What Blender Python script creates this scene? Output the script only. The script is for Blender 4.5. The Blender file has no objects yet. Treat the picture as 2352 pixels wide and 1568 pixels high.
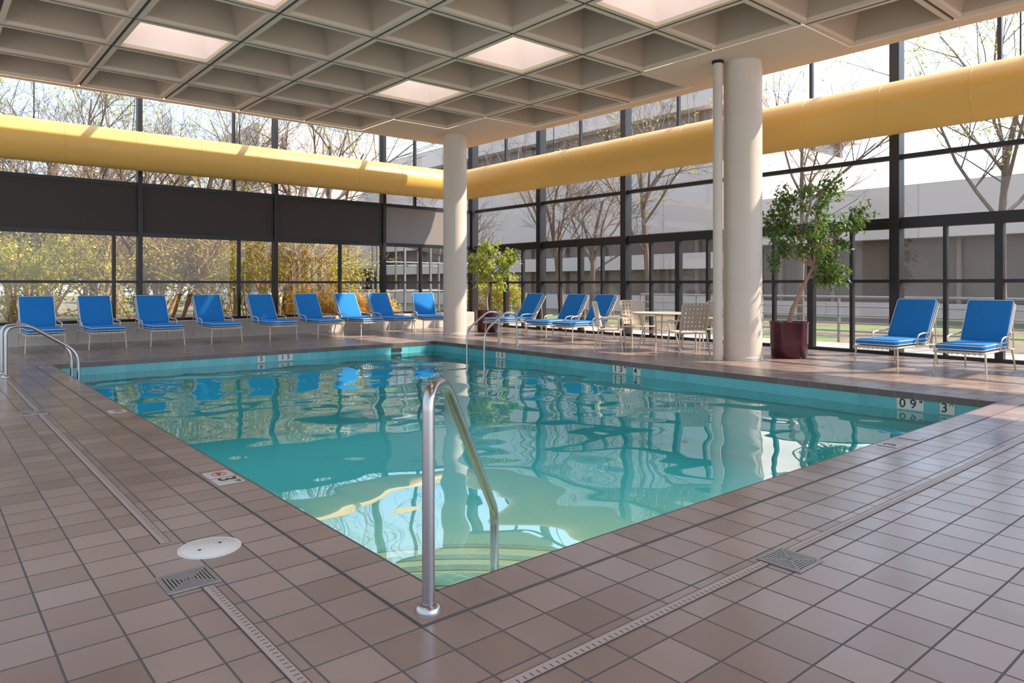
import bpy, bmesh, math, random
from mathutils import Vector, Matrix, Euler
R=random.Random(7)
scene=bpy.context.scene
COL=scene.collection
scene.view_settings.view_transform='Standard'
scene.view_settings.look='None'
scene.view_settings.exposure=0.45

# ------------------------------------------------------------ materials
def new_mat(name):
    m=bpy.data.materials.new(name); m.use_nodes=True
    nt=m.node_tree; nt.nodes.clear()
    out=nt.nodes.new('ShaderNodeOutputMaterial')
    return m,nt,out
def rgba(c): return (c[0],c[1],c[2],1.0)
def mat(name,c,rough=0.5,metal=0.0,var=0.12,scale=6.0,bump=0.0,bscale=40.0,emit=None,es=0.0,spec=0.5,trans=0.0,sss=0.0):
    m,nt,out=new_mat(name)
    b=nt.nodes.new('ShaderNodeBsdfPrincipled')
    tc=nt.nodes.new('ShaderNodeTexCoord')
    n=nt.nodes.new('ShaderNodeTexNoise'); n.inputs['Scale'].default_value=scale; n.inputs['Detail'].default_value=5
    nt.links.new(tc.outputs['Object'],n.inputs['Vector'])
    mx=nt.nodes.new('ShaderNodeMix'); mx.data_type='RGBA'
    mx.inputs[6].default_value=rgba([max(0,x*(1-var)) for x in c]); mx.inputs[7].default_value=rgba([min(1,x*(1+var)) for x in c])
    nt.links.new(n.outputs['Fac'],mx.inputs[0]); nt.links.new(mx.outputs[2],b.inputs['Base Color'])
    b.inputs['Roughness'].default_value=rough; b.inputs['Metallic'].default_value=metal
    b.inputs['Specular IOR Level'].default_value=spec
    if emit: b.inputs['Emission Color'].default_value=rgba(emit); b.inputs['Emission Strength'].default_value=es
    if bump>0:
        n2=nt.nodes.new('ShaderNodeTexNoise'); n2.inputs['Scale'].default_value=bscale
        nt.links.new(tc.outputs['Object'],n2.inputs['Vector'])
        bp=nt.nodes.new('ShaderNodeBump'); bp.inputs['Strength'].default_value=bump; bp.inputs['Distance'].default_value=0.01
        nt.links.new(n2.outputs['Fac'],bp.inputs['Height']); nt.links.new(bp.outputs['Normal'],b.inputs['Normal'])
    nt.links.new(b.outputs[0],out.inputs['Surface'])
    return m
def leaf_mat(name,c,var=0.3,scale=3):
    m=mat(name,c,0.45,var=var,scale=scale); nt=m.node_tree
    b=[n for n in nt.nodes if n.type=='BSDF_PRINCIPLED'][0]; out=[n for n in nt.nodes if n.type=='OUTPUT_MATERIAL'][0]
    t=nt.nodes.new('ShaderNodeBsdfTranslucent'); t.inputs[0].default_value=rgba([min(1,x*1.3) for x in c])
    mx=nt.nodes.new('ShaderNodeMixShader'); mx.inputs[0].default_value=0.4
    nt.links.new(b.outputs[0],mx.inputs[1]); nt.links.new(t.outputs[0],mx.inputs[2]); nt.links.new(mx.outputs[0],out.inputs[0]); return m
def tile_mat(name,c1,c2,grout,w,h,mortar,origin=(0,0,0),rough=0.3,axes='XY',bump=0.6,big=0.25,rvar=0.05,bigscale=1.4,spec=0.5):
    m,nt,out=new_mat(name)
    b=nt.nodes.new('ShaderNodeBsdfPrincipled'); b.inputs['Specular IOR Level'].default_value=spec
    tc=nt.nodes.new('ShaderNodeTexCoord')
    sep=nt.nodes.new('ShaderNodeSeparateXYZ'); nt.links.new(tc.outputs['Object'],sep.inputs[0])
    cmb=nt.nodes.new('ShaderNodeCombineXYZ')
    for i,a in enumerate(axes):
        if a=='S':
            ad=nt.nodes.new('ShaderNodeMath'); ad.operation='ADD'
            nt.links.new(sep.outputs['X'],ad.inputs[0]); nt.links.new(sep.outputs['Y'],ad.inputs[1]); src=ad.outputs[0]
        else: src=sep.outputs[a]
        s=nt.nodes.new('ShaderNodeMath'); s.operation='SUBTRACT'; s.inputs[1].default_value=origin[i]-(w if i==0 else h)*400
        nt.links.new(src,s.inputs[0]); nt.links.new(s.outputs[0],cmb.inputs[i])
    br=nt.nodes.new('ShaderNodeTexBrick'); br.offset=0; br.squash=1; br.inputs['Scale'].default_value=1
    br.inputs['Brick Width'].default_value=w; br.inputs['Row Height'].default_value=h
    br.inputs['Mortar Size'].default_value=mortar; br.inputs['Mortar Smooth'].default_value=0.3; br.inputs['Bias'].default_value=0
    br.inputs['Color1'].default_value=rgba(c1); br.inputs['Color2'].default_value=rgba(c2); br.inputs['Mortar'].default_value=rgba(grout)
    nt.links.new(cmb.outputs[0],br.inputs['Vector'])
    n=nt.nodes.new('ShaderNodeTexNoise'); n.inputs['Scale'].default_value=bigscale; n.inputs['Detail'].default_value=2
    nt.links.new(tc.outputs['Object'],n.inputs['Vector'])
    mr=nt.nodes.new('ShaderNodeMapRange'); mr.inputs[1].default_value=0.3; mr.inputs[2].default_value=0.7; mr.inputs[3].default_value=1-big; mr.inputs[4].default_value=1+big
    nt.links.new(n.outputs['Fac'],mr.inputs[0])
    vm=nt.nodes.new('ShaderNodeVectorMath'); vm.operation='SCALE'
    nt.links.new(br.outputs['Color'],vm.inputs[0]); nt.links.new(mr.outputs[0],vm.inputs['Scale'])
    nt.links.new(vm.outputs[0],b.inputs['Base Color'])
    rr=nt.nodes.new('ShaderNodeMapRange'); rr.inputs[1].default_value=0.3; rr.inputs[2].default_value=0.7; rr.inputs[3].default_value=rough-rvar/2; rr.inputs[4].default_value=rough+rvar
    nt.links.new(n.outputs['Fac'],rr.inputs[0])
    mxr=nt.nodes.new('ShaderNodeMath'); mxr.operation='MAXIMUM'
    ms=nt.nodes.new('ShaderNodeMath'); ms.operation='MULTIPLY'; ms.inputs[1].default_value=0.85
    nt.links.new(br.outputs['Fac'],ms.inputs[0]); nt.links.new(ms.outputs[0],mxr.inputs[0]); nt.links.new(rr.outputs[0],mxr.inputs[1])
    nt.links.new(mxr.outputs[0],b.inputs['Roughness'])
    inv=nt.nodes.new('ShaderNodeMath'); inv.operation='SUBTRACT'; inv.inputs[0].default_value=1
    nt.links.new(br.outputs['Fac'],inv.inputs[1])
    n3=nt.nodes.new('ShaderNodeTexNoise'); n3.inputs['Scale'].default_value=9; n3.inputs['Detail'].default_value=0
    nt.links.new(tc.outputs['Object'],n3.inputs['Vector'])
    ad=nt.nodes.new('ShaderNodeMath'); ad.operation='MULTIPLY_ADD'; ad.inputs[1].default_value=0.12
    nt.links.new(n3.outputs['Fac'],ad.inputs[0]); nt.links.new(inv.outputs[0],ad.inputs[2])
    bp=nt.nodes.new('ShaderNodeBump'); bp.inputs['Strength'].default_value=bump; bp.inputs['Distance'].default_value=0.003
    nt.links.new(ad.outputs[0],bp.inputs['Height']); nt.links.new(bp.outputs['Normal'],b.inputs['Normal'])
    nt.links.new(b.outputs[0],out.inputs['Surface'])
    return m
def glass_mat(name,tint=(0.96,0.98,0.97),ior=1.42):
    m,nt,out=new_mat(name)
    t=nt.nodes.new('ShaderNodeBsdfTransparent'); t.inputs[0].default_value=rgba(tint)
    g=nt.nodes.new('ShaderNodeBsdfGlossy'); g.inputs['Roughness'].default_value=0.0; g.inputs['Color'].default_value=(1,1,1,1)
    f=nt.nodes.new('ShaderNodeFresnel'); f.inputs['IOR'].default_value=ior
    mx=nt.nodes.new('ShaderNodeMixShader')
    nt.links.new(f.outputs[0],mx.inputs[0]); nt.links.new(t.outputs[0],mx.inputs[1]); nt.links.new(g.outputs[0],mx.inputs[2])
    nt.links.new(mx.outputs[0],out.inputs['Surface']); return m
def water_mat():
    m,nt,out=new_mat('water_surface')
    tc=nt.nodes.new('ShaderNodeTexCoord')
    n1=nt.nodes.new('ShaderNodeTexNoise'); n1.inputs['Scale'].default_value=0.95; n1.inputs['Detail'].default_value=0.2; n1.inputs['Distortion'].default_value=0.3
    n2=nt.nodes.new('ShaderNodeTexNoise'); n2.inputs['Scale'].default_value=2.8; n2.inputs['Detail'].default_value=0.0
    nt.links.new(tc.outputs['Object'],n1.inputs['Vector']); nt.links.new(tc.outputs['Object'],n2.inputs['Vector'])
    ad=nt.nodes.new('ShaderNodeMath'); ad.operation='MULTIPLY_ADD'; ad.inputs[1].default_value=0.12
    nt.links.new(n2.outputs['Fac'],ad.inputs[0]); nt.links.new(n1.outputs['Fac'],ad.inputs[2])
    bp=nt.nodes.new('ShaderNodeBump'); bp.inputs['Strength'].default_value=1.0; bp.inputs['Distance'].default_value=0.030
    nt.links.new(ad.outputs[0],bp.inputs['Height'])
    f=nt.nodes.new('ShaderNodeFresnel'); f.inputs['IOR'].default_value=2.5; nt.links.new(bp.outputs['Normal'],f.inputs['Normal'])
    t=nt.nodes.new('ShaderNodeBsdfTransparent'); t.inputs[0].default_value=(0.88,0.99,0.98,1)
    g=nt.nodes.new('ShaderNodeBsdfGlossy'); g.inputs['Roughness'].default_value=0.01; g.inputs['Color'].default_value=(0.99,1.0,1.0,1)
    nt.links.new(bp.outputs['Normal'],g.inputs['Normal'])
    mx=nt.nodes.new('ShaderNodeMixShader')
    nt.links.new(f.outputs[0],mx.inputs[0]); nt.links.new(t.outputs[0],mx.inputs[1]); nt.links.new(g.outputs[0],mx.inputs[2])
    nt.links.new(mx.outputs[0],out.inputs['Surface']); return m
def basin_mat():
    m,nt,out=new_mat('depth_tinted_plaster')
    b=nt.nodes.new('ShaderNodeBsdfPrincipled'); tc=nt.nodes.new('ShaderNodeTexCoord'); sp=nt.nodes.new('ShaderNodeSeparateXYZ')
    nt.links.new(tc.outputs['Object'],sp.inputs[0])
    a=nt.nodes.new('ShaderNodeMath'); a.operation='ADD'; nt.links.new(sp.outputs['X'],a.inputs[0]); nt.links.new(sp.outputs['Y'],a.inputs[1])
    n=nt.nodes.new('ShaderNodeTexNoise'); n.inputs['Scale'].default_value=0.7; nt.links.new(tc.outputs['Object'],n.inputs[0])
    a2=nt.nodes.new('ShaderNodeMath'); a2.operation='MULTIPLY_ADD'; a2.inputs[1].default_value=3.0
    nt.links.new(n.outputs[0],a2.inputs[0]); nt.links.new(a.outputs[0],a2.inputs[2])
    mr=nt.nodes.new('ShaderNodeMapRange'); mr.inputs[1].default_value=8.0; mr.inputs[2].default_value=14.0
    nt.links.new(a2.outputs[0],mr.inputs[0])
    r=nt.nodes.new('ShaderNodeValToRGB'); r.color_ramp.elements[0].color=(0.72,0.84,0.56,1); r.color_ramp.elements[1].color=(0.07,0.60,0.66,1)  # pale to teal ramp paints in the light absorbed by deeper water
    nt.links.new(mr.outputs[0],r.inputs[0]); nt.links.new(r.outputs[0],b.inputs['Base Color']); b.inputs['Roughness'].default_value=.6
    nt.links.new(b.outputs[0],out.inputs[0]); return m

PX0,PX1,PY0,PY1=1.69,9.13,2.49,13.56   # pool opening
WZ=-0.215
T=0.218
M={}
c1,c2,gr=(0.235,0.152,0.118),(0.335,0.24,0.198),(0.085,0.07,0.06)
kw=dict(rough=0.23,big=0.08,spec=0.9)
M['tile']=tile_mat('quarry_tile',c1,c2,gr,T,T,0.005,(PX0-T,PY0-T,0),**kw)
M['coping_face']=tile_mat('coping_face_tile',(0.085,0.06,0.05),(0.11,0.085,0.07),(0.18,0.15,0.13),T,0.5,0.006,(PX0+PY0,-0.3,0),axes='SZ',rough=0.35,big=.1)
M['aqua']=tile_mat('waterline_tile',(0.07,0.33,0.36),(0.09,0.39,0.42),(0.24,0.45,0.46),0.152,0.152,0.003,(PX0+PY0,-0.06,0),axes='SZ',rough=0.2,big=.06)
M['basin']=basin_mat()
M['shallow']=mat('pool_step_plaster',(0.74,0.84,0.60),0.6,var=0.06,scale=2)
M['step']=tile_mat('pool_step_edge',(0.25,0.50,0.46),(0.28,0.54,0.50),(0.6,0.75,0.7),0.15,0.15,0.004,(0,0,0),axes='XY',rough=0.4)
M['water']=water_mat()
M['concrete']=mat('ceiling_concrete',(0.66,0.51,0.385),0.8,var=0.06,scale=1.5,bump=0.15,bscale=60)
M['coffer']=mat('coffer_concrete',(0.46,0.34,0.25),0.8,var=0.08,scale=1.5,bump=0.15,bscale=60)  # darker copy of the ceiling concrete, recess shade painted in
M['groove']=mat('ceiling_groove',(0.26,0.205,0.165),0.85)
M['skywall']=mat('skylight_shaft',(0.86,0.75,0.70),0.7,var=0.03)
M['diffuser']=mat('skylight_diffuser',(0.9,0.9,0.9),0.6,var=0.02,emit=(1,0.95,0.91),es=2.6)
M['column']=mat('painted_column',(0.62,0.53,0.445),0.55,var=0.04,scale=2,bump=0.05)
M['frame']=mat('dark_bronze_frame',(0.018,0.015,0.015),0.4,var=0.2,metal=0.3)
M['panel']=mat('dark_panel',(0.045,0.033,0.028),0.75,var=0.1,scale=20)
M['panel_sunlit']=mat('sunlit_panel',(0.24,0.20,0.18),0.75,var=0.1,scale=20)  # dark panel as lit by sun, sunlight painted into the colour
M['glass']=glass_mat('window_glass')
M['duct']=mat('yellow_duct_paint',(0.74,0.41,0.09),0.45,var=0.05,scale=1.2,bump=0.05,bscale=8)
M['blue']=mat('blue_cushion_fabric',(0.0,0.17,0.48),0.85,var=0.12,scale=30,bump=0.5,bscale=220)
M['piping']=mat('white_piping',(0.75,0.75,0.72),0.7)
M['alu']=mat('cream_powdercoat',(0.60,0.50,0.39),0.4,var=0.05)
M['strap']=mat('cream_vinyl_strap',(0.56,0.45,0.34),0.5,var=0.08,scale=10)
M['steel']=mat('brushed_stainless',(0.46,0.44,0.43),0.27,metal=1.0,var=0.08,scale=30)
M['grate']=mat('drain_steel',(0.40,0.37,0.35),0.4,metal=0.6,var=0.15,scale=30)
M['dark']=mat('dark_void',(0.02,0.018,0.016),0.9)
M['slot']=mat('slot_shadow_brown',(0.07,0.05,0.045),0.9)
M['channel']=mat('channel_cover_plastic',(0.42,0.33,0.28),0.40,var=0.12,scale=20)
M['white']=mat('white_plastic',(0.74,0.70,0.64),0.4,var=0.05)
M['marker']=mat('marker_tile_white',(0.55,0.53,0.47),0.3,var=0.08)
M['worn']=mat('marker_tile_worn',(0.40,0.33,0.29),0.35,var=0.2)
M['ink']=mat('black_ink',(0.02,0.02,0.02),0.5)
M['red']=mat('red_ink',(0.55,0.10,0.08),0.5)
M['pot']=mat('maroon_glazed_pot',(0.06,0.008,0.015),0.15,var=0.2,scale=4)
M['soil']=mat('potting_soil',(0.06,0.04,0.03),0.95,bump=0.8)
M['fbark']=mat('ficus_bark',(0.40,0.23,0.15),0.8,var=0.25,scale=15,bump=0.5)
M['fleaf']=leaf_mat('ficus_leaf',(0.11,0.19,0.03),var=0.6,scale=5)
M['fleaf2']=leaf_mat('ficus_leaf_yellow',(0.38,0.42,0.06),var=0.4,scale=5)  # yellower leaf colour for the small bushy ficus
M['bark']=mat('tree_bark',(0.16,0.11,0.08),0.9,var=0.3,scale=8)
M['twig']=mat('shrub_twig',(0.42,0.25,0.12),0.9,var=0.3,scale=8)
M['ygleaf']=leaf_mat('spring_leaf',(0.46,0.43,0.05))
M['goleaf']=leaf_mat('orange_blossom',(0.80,0.48,0.06))
M['bconc']=mat('building_concrete',(0.62,0.525,0.47),0.85,var=0.05,scale=0.4)
M['bglass']=mat('building_window_dark',(0.16,0.12,0.10),0.3,var=0.3,scale=0.5)
M['louver']=mat('building_brown_pier',(0.27,0.19,0.15),0.8)
M['joint']=mat('panel_joint_grey',(0.45,0.38,0.35),0.8)
M['sill']=mat('cream_sill',(0.56,0.50,0.42),0.6,var=0.05)
M['paver']=mat('terrace_paving',(0.38,0.32,0.26),0.85,var=0.12,scale=3)
M['rail']=mat('grey_rail_paint',(0.18,0.165,0.16),0.5)

def lawn_mat():
    m,nt,out=new_mat('lawn_and_mulch')
    b=nt.nodes.new('ShaderNodeBsdfPrincipled'); tc=nt.nodes.new('ShaderNodeTexCoord')
    n=nt.nodes.new('ShaderNodeTexNoise'); n.inputs['Scale'].default_value=0.30; n.inputs['Detail'].default_value=4
    n2=nt.nodes.new('ShaderNodeTexNoise'); n2.inputs['Scale'].default_value=5; n2.inputs['Detail'].default_value=6
    nt.links.new(tc.outputs['Object'],n.inputs[0]); nt.links.new(tc.outputs['Object'],n2.inputs[0])
    r=nt.nodes.new('ShaderNodeValToRGB'); r.color_ramp.elements[0].position=0.38; r.color_ramp.elements[1].position=0.50
    r.color_ramp.elements[0].color=(0.13,0.19,0.04,1); r.color_ramp.elements[1].color=(0.17,0.11,0.07,1)
    nt.links.new(n.outputs[0],r.inputs[0])
    vm=nt.nodes.new('ShaderNodeVectorMath'); vm.operation='SCALE'
    mr=nt.nodes.new('ShaderNodeMapRange'); mr.inputs[3].default_value=0.3; mr.inputs[4].default_value=1.7
    nt.links.new(n2.outputs[0],mr.inputs[0]); nt.links.new(r.outputs[0],vm.inputs[0]); nt.links.new(mr.outputs[0],vm.inputs['Scale'])
    nt.links.new(vm.outputs[0],b.inputs['Base Color']); b.inputs['Roughness'].default_value=0.9
    nt.links.new(b.outputs[0],out.inputs[0]); return m
M['lawn']=lawn_mat()

# ------------------------------------------------------------ mesh builder
class MB:
    def __init__(s): s.v=[]; s.f=[]; s.m=[]
    def add(s,vs,fs,mi=0):
        o=len(s.v); s.v+= [tuple(v) for v in vs]; s.f+=[tuple(i+o for i in f) for f in fs]; s.m+=[mi]*len(fs); return s
    def box(s,a,b,mi=0):
        x0,y0,z0=a; x1,y1,z1=b
        return s.add([(x0,y0,z0),(x1,y0,z0),(x1,y1,z0),(x0,y1,z0),(x0,y0,z1),(x1,y0,z1),(x1,y1,z1),(x0,y1,z1)],
          [(3,2,1,0),(4,5,6,7),(0,1,5,4),(1,2,6,5),(2,3,7,6),(3,0,4,7)],mi)
    def quad(s,p,mi=0): return s.add(p,[tuple(range(len(p)))],mi)
    def bm(s,bm,mx=Matrix(),mi=0):
        bm.verts.ensure_lookup_table()
        for i,v in enumerate(bm.verts): v.index=i
        s.add([mx@v.co for v in bm.verts],[[v.index for v in f.verts] for f in bm.faces],mi); bm.free(); return s
    def rbox(s,c,d,bev,seg=3,mx=Matrix(),mi=0):
        b=bmesh.new(); bmesh.ops.create_cube(b,size=1)
        for v in b.verts: v.co=Vector((v.co.x*d[0],v.co.y*d[1],v.co.z*d[2]))
        bmesh.ops.bevel(b,geom=b.edges[:],offset=bev,segments=seg,affect='EDGES',profile=0.5)
        return s.bm(b,mx@Matrix.Translation(c),mi)
    def tube(s,pts,r,n=8,mi=0,closed=False,cap=True):
        pts=[Vector(p) for p in pts]; k=len(pts)
        rs=r if isinstance(r,(list,tuple)) else [r]*k
        tan=[]
        for i in range(k):
            if closed: t=pts[(i+1)%k]-pts[i-1]
            elif i==0: t=pts[1]-pts[0]
            elif i==k-1: t=pts[-1]-pts[-2]
            else: t=(pts[i+1]-pts[i]).normalized()+(pts[i]-pts[i-1]).normalized()
            if t.length<1e-9: t=Vector((0,0,1))
            tan.append(t.normalized())
        a=Vector((0,0,1)) if abs(tan[0].z)<0.9 else Vector((1,0,0))
        nrm=tan[0].cross(a).normalized(); vs=[]; fs=[]
        for i in range(k):
            nrm=(nrm-tan[i]*nrm.dot(tan[i])).normalized(); bn=tan[i].cross(nrm)
            for j in range(n):
                an=2*math.pi*j/n; vs.append(pts[i]+(nrm*math.cos(an)+bn*math.sin(an))*rs[i])
        for i in range(k if closed else k-1):
            i2=(i+1)%k
            for j in range(n):
                j2=(j+1)%n; fs.append((i*n+j,i*n+j2,i2*n+j2,i2*n+j))
        if cap and not closed:
            fs.append(tuple(range(n-1,-1,-1))); fs.append(tuple((k-1)*n+j for j in range(n)))
        return s.add(vs,fs,mi)
    def lathe(s,prof,n=32,c=(0,0,0),mi=0,cap=True):
        vs=[];fs=[]
        for (r,z) in prof:
            for j in range(n):
                a=2*math.pi*j/n; vs.append((c[0]+r*math.cos(a),c[1]+r*math.sin(a),c[2]+z))
        for i in range(len(prof)-1):
            for j in range(n):
                j2=(j+1)%n; fs.append((i*n+j,i*n+j2,(i+1)*n+j2,(i+1)*n+j))
        if cap:
            fs.append(tuple(range(n-1,-1,-1))); fs.append(tuple((len(prof)-1)*n+j for j in range(n)))
        return s.add(vs,fs,mi)
def fillet(pts,rad,seg=5,closed=False):
    pts=[Vector(p) for p in pts]; out=[]; k=len(pts)
    for i,p in enumerate(pts):
        if not closed and (i==0 or i==k-1): out.append(p); continue
        a=pts[i-1]-p; b=pts[(i+1)%k]-p
        r=min(rad,a.length*0.45,b.length*0.45)
        p0=p+a.normalized()*r; p1=p+b.normalized()*r
        for q in range(seg+1):
            t=q/seg; out.append(p0*(1-t)**2+p*2*t*(1-t)+p1*t*t)
    return out
def mk(name,mb,mats,parent=None,loc=(0,0,0),smooth=False,**props):
    me=bpy.data.meshes.new(name); me.from_pydata(mb.v,[],mb.f)
    for mm in mats: me.materials.append(M[mm])
    me.polygons.foreach_set('material_index',mb.m)
    if smooth:
        me.polygons.foreach_set('use_smooth',[True]*len(me.polygons))
        try: me.set_sharp_from_angle(angle=math.radians(40))
        except Exception: pass
    me.update()
    o=bpy.data.objects.new(name,me); COL.objects.link(o); o.location=loc
    if parent: o.parent=parent
    for k,v in props.items(): o[k]=v
    return o
def root(name,loc=(0,0,0),rz=0,**props):
    o=bpy.data.objects.new(name,None); COL.objects.link(o); o.location=loc; o.rotation_euler=(0,0,rz)
    o.empty_display_size=0.2
    for k,v in props.items(): o[k]=v
    return o
def kids(o): return [c for c in bpy.data.objects if c.parent is o]
def dup(src,loc,rz=0,sc=1.0,**props):
    n=src.copy(); COL.objects.link(n); n.location=loc; n.rotation_euler=(0,0,rz); n.scale=(sc,sc,sc)
    for k,v in props.items(): n[k]=v
    def rec(a,b):
        for c in kids(a):
            d=c.copy(); d.parent=b; COL.objects.link(d); rec(c,d)
    rec(src,n)
    return n

# ------------------------------------------------------------ floor / pool
XW,YW=13.8,18.3
mb=MB()
fx0,fy0=-4.5,-4.5
cx0,cx1,cy0,cy1=PX0-T,PX1+T,PY0-T,PY1+T
def slab(mb,x0,y0,x1,y1): mb.box((x0,y0,-0.12),(x1,y1,0.0))
slab(mb,fx0,fy0,cx0,YW+0.15); slab(mb,cx1,fy0,XW+0.15,YW+0.15); slab(mb,cx0,fy0,cx1,cy0); slab(mb,cx0,cy1,cx1,YW+0.15)
mk('floor',mb,['tile'],kind='structure',label='brown quarry tile pool deck with dark grout')

pool=root('swimming_pool',(0,0,0),label='rectangular indoor swimming pool with teal water and tiled edge',category='swimming pool')
mb=MB()
def cop(a,b):
    mb.box((a[0],a[1],-0.075),(b[0],b[1],0.006),0)
cop((cx0,PY0),(PX0,PY1)); cop((PX1,PY0),(cx1,PY1))
cop((cx0,cy0),(cx1,PY0)); cop((cx0,PY1),(cx1,cy1))
o=mk('coping',mb,['tile'],pool)
mb=MB()   # dark bullnose face
t=0.012
for (a,b) in [((PX0,PY0),(PX0+t,PY1)),((PX1-t,PY0),(PX1,PY1)),((PX0,PY0),(PX1,PY0+t)),((PX0,PY1-t),(PX1,PY1))]:
    mb.box((a[0],a[1],-0.075),(b[0],b[1],0.003))
mk('coping_edge',mb,['coping_face'],pool,label='dark brown bullnose tile edge')
mb=MB(); z0,z1=-0.365,-0.06
mb.quad([(PX0,PY0,z0),(PX0,PY1,z0),(PX0,PY1,z1),(PX0,PY0,z1)]); mb.quad([(PX1,PY1,z0),(PX1,PY0,z0),(PX1,PY0,z1),(PX1,PY1,z1)])
mb.quad([(PX1,PY0,z0),(PX0,PY0,z0),(PX0,PY0,z1),(PX1,PY0,z1)]); mb.quad([(PX0,PY1,z0),(PX1,PY1,z0),(PX1,PY1,z1),(PX0,PY1,z1)])
mk('waterline_tile',mb,['aqua'],pool,label='band of square aqua ceramic tiles')
mb=MB(); ZS,ZD=-1.05,-1.5
b4=[(PX0,PY0),(PX1,PY0),(PX1,PY1),(PX0,PY1)]
bz=[ZS,ZS,ZD,ZD]
for i in range(4):
    a=b4[i];b=b4[(i+1)%4]
    mb.quad([(a[0],a[1],z0),(b[0],b[1],z0),(b[0],b[1],bz[(i+1)%4]),(a[0],a[1],bz[i])])
mb.quad([(b4[i][0],b4[i][1],bz[i]) for i in range(4)])
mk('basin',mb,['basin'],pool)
mb=MB()
for k,(r,zt) in enumerate([(2.9,-0.86),(2.3,-0.72),(1.75,-0.58),(1.30,-0.45),(0.92,-0.33)]):
    N=32; arc=[(PX0+r*math.cos(math.pi/2*i/N),PY0+r*math.sin(math.pi/2*i/N)) for i in range(N+1)]
    mb.quad([(PX0+.001,PY0+.001,zt)]+[(x,y,zt) for x,y in arc],0)
    for i in range(N):
        mb.quad([(arc[i][0],arc[i][1],zt-0.25),(arc[i+1][0],arc[i+1][1],zt-0.25),(arc[i+1][0],arc[i+1][1],zt),(arc[i][0],arc[i][1],zt)],0)
    r2=r-0.09; arc2=[(PX0+r2*math.cos(math.pi/2*i/N),PY0+r2*math.sin(math.pi/2*i/N)) for i in range(N+1)]
    for i in range(N):
        mb.quad([(arc2[i][0],arc2[i][1],zt+.004),(arc[i][0],arc[i][1],zt+.004),(arc[i+1][0],arc[i+1][1],zt+.004),(arc2[i+1][0],arc2[i+1][1],zt+.004)],1)
mk('pool_steps',mb,['shallow','step'],pool,label='curved corner entry steps with tiled nosing')
mb=MB(); mb.quad([(PX0+t,PY0+t,WZ),(PX1-t,PY0+t,WZ),(PX1-t,PY1-t,WZ),(PX0+t,PY1-t,WZ)])
mk('water',mb,['water'],pool,label='rippled clear teal water')

# text helper
def text_mesh(body,size,mtx,matname,name,parent):
    cu=bpy.data.curves.new('t','FONT'); cu.body=body; cu.size=size; cu.align_x='CENTER'; cu.align_y='CENTER'; cu.offset=size*0.012; cu.extrude=0.0008
    o=bpy.data.objects.new('t',cu); COL.objects.link(o)
    dg=bpy.context.evaluated_depsgraph_get(); me=bpy.data.meshes.new_from_object(o.evaluated_get(dg))
    bpy.data.objects.remove(o)
    me.materials.clear(); me.materials.append(M[matname])
    ob=bpy.data.objects.new(name,me); COL.objects.link(ob); ob.parent=parent; ob.matrix_local=mtx; return ob
def frame_mtx(loc,xa,ya):
    xa=Vector(xa);ya=Vector(ya);za=xa.cross(ya)
    m=Matrix((xa,ya,za)).transposed().to_4x4(); m.translation=Vector(loc); return m
def marker(loc,xa,ya,w,h,txts,label,nodive=False,mt='marker'):
    mx=frame_mtx(loc,xa,ya)
    mb=MB(); mb.rbox((0,0,0.003),(w,h,0.006),0.002,2)
    o=mk('depth_marker',mb,[mt],pool,label=label); o.matrix_local=mx
    for (s,size,dx,dy) in txts:
        text_mesh(s,size,Matrix.Translation((dx,dy,0.0075)),'ink','marking',o)
    if nodive:
        mb=MB(); mb.tube([(0.045*math.cos(a*math.pi/12)+.01,0.045*math.sin(a*math.pi/12),0.007) for a in range(24)],0.0035,6,closed=True)
        mb.tube([(-0.022,0.032,0.007),(0.042,-0.032,0.007)],0.003,6)
        mk('prohibition_symbol',mb,['red'],o)
        mb=MB(); mb.tube([(-0.02,-0.01,0.0065),(0.01,0.010,0.0065),(0.035,-0.008,0.0065)],0.0035,6)
        mk('diver_symbol',mb,['ink'],o)
xa,ya=(0,-1,0),(0,0,1)
MZ=-0.135
for (y,w_,tx,lab) in [(3.40,.30,[('0',0.15,-0.085,0),('9',0.15,.035,0),('M',0.045,0.12,0.04)],'white depth marker tile reading 09 M'),
               (3.00,.155,[('3',0.15,-0.03,0),('FT',0.045,0.045,0.04)],'white depth marker tile reading 3 FT'),
               (7.98,.30,[('1',0.15,-0.085,0),('3',0.15,.035,0),('M',0.045,0.12,0.04)],'white depth marker tile reading 1 3 M'),
               (7.60,.155,[('4',0.15,-0.03,0),('FT',0.045,0.045,0.04)],'white depth marker tile reading 4 FT'),
               (11.16,.30,[('1',0.13,-0.06,0),('5',.13,.06,0)],'white depth marker tile reading 1 5')]:
    marker((PX1-0.001,y,MZ),xa,ya,w_,0.14,tx,lab)
for (x,w_,tx,lab) in [(5.12,.155,[('5',0.13,0,0)],'white depth marker tile reading 5'),(5.60,.30,[('1',0.13,-.06,0),('5',.13,.06,0)],'white depth marker tile reading 1 5')]:
    marker((x,PY1-0.001,MZ),(1,0,0),(0,0,1),w_,0.14,tx,lab)
dx_,dy_=(0,-1,0),(1,0,0)
marker((PX0-0.11,4.965,0.006),dx_,dy_,0.165,0.165,[],'white tile with small red no diving symbol',True)
marker((PX0-0.11,4.77,0.006),dx_,dy_,0.165,0.165,[('3',0.16,-0.03,0),('FT',0.045,0.055,0.045)],'white coping tile reading 3 FT')
marker((PX0-0.11,8.1,0.006),dx_,dy_,0.155,0.155,[('4',0.13,0,0)],'white coping tile reading 4')
marker((PX0-0.11,13.2,0.006),dx_,dy_,0.155,0.155,[('5',0.13,0,0)],'worn coping tile reading 5',mt='worn')
marker((6.0,PY0-0.11,0.006),(1,0,0),(0,1,0),0.155,0.155,[('3',0.13,0,0)],'worn coping tile reading 3',mt='worn')
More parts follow.
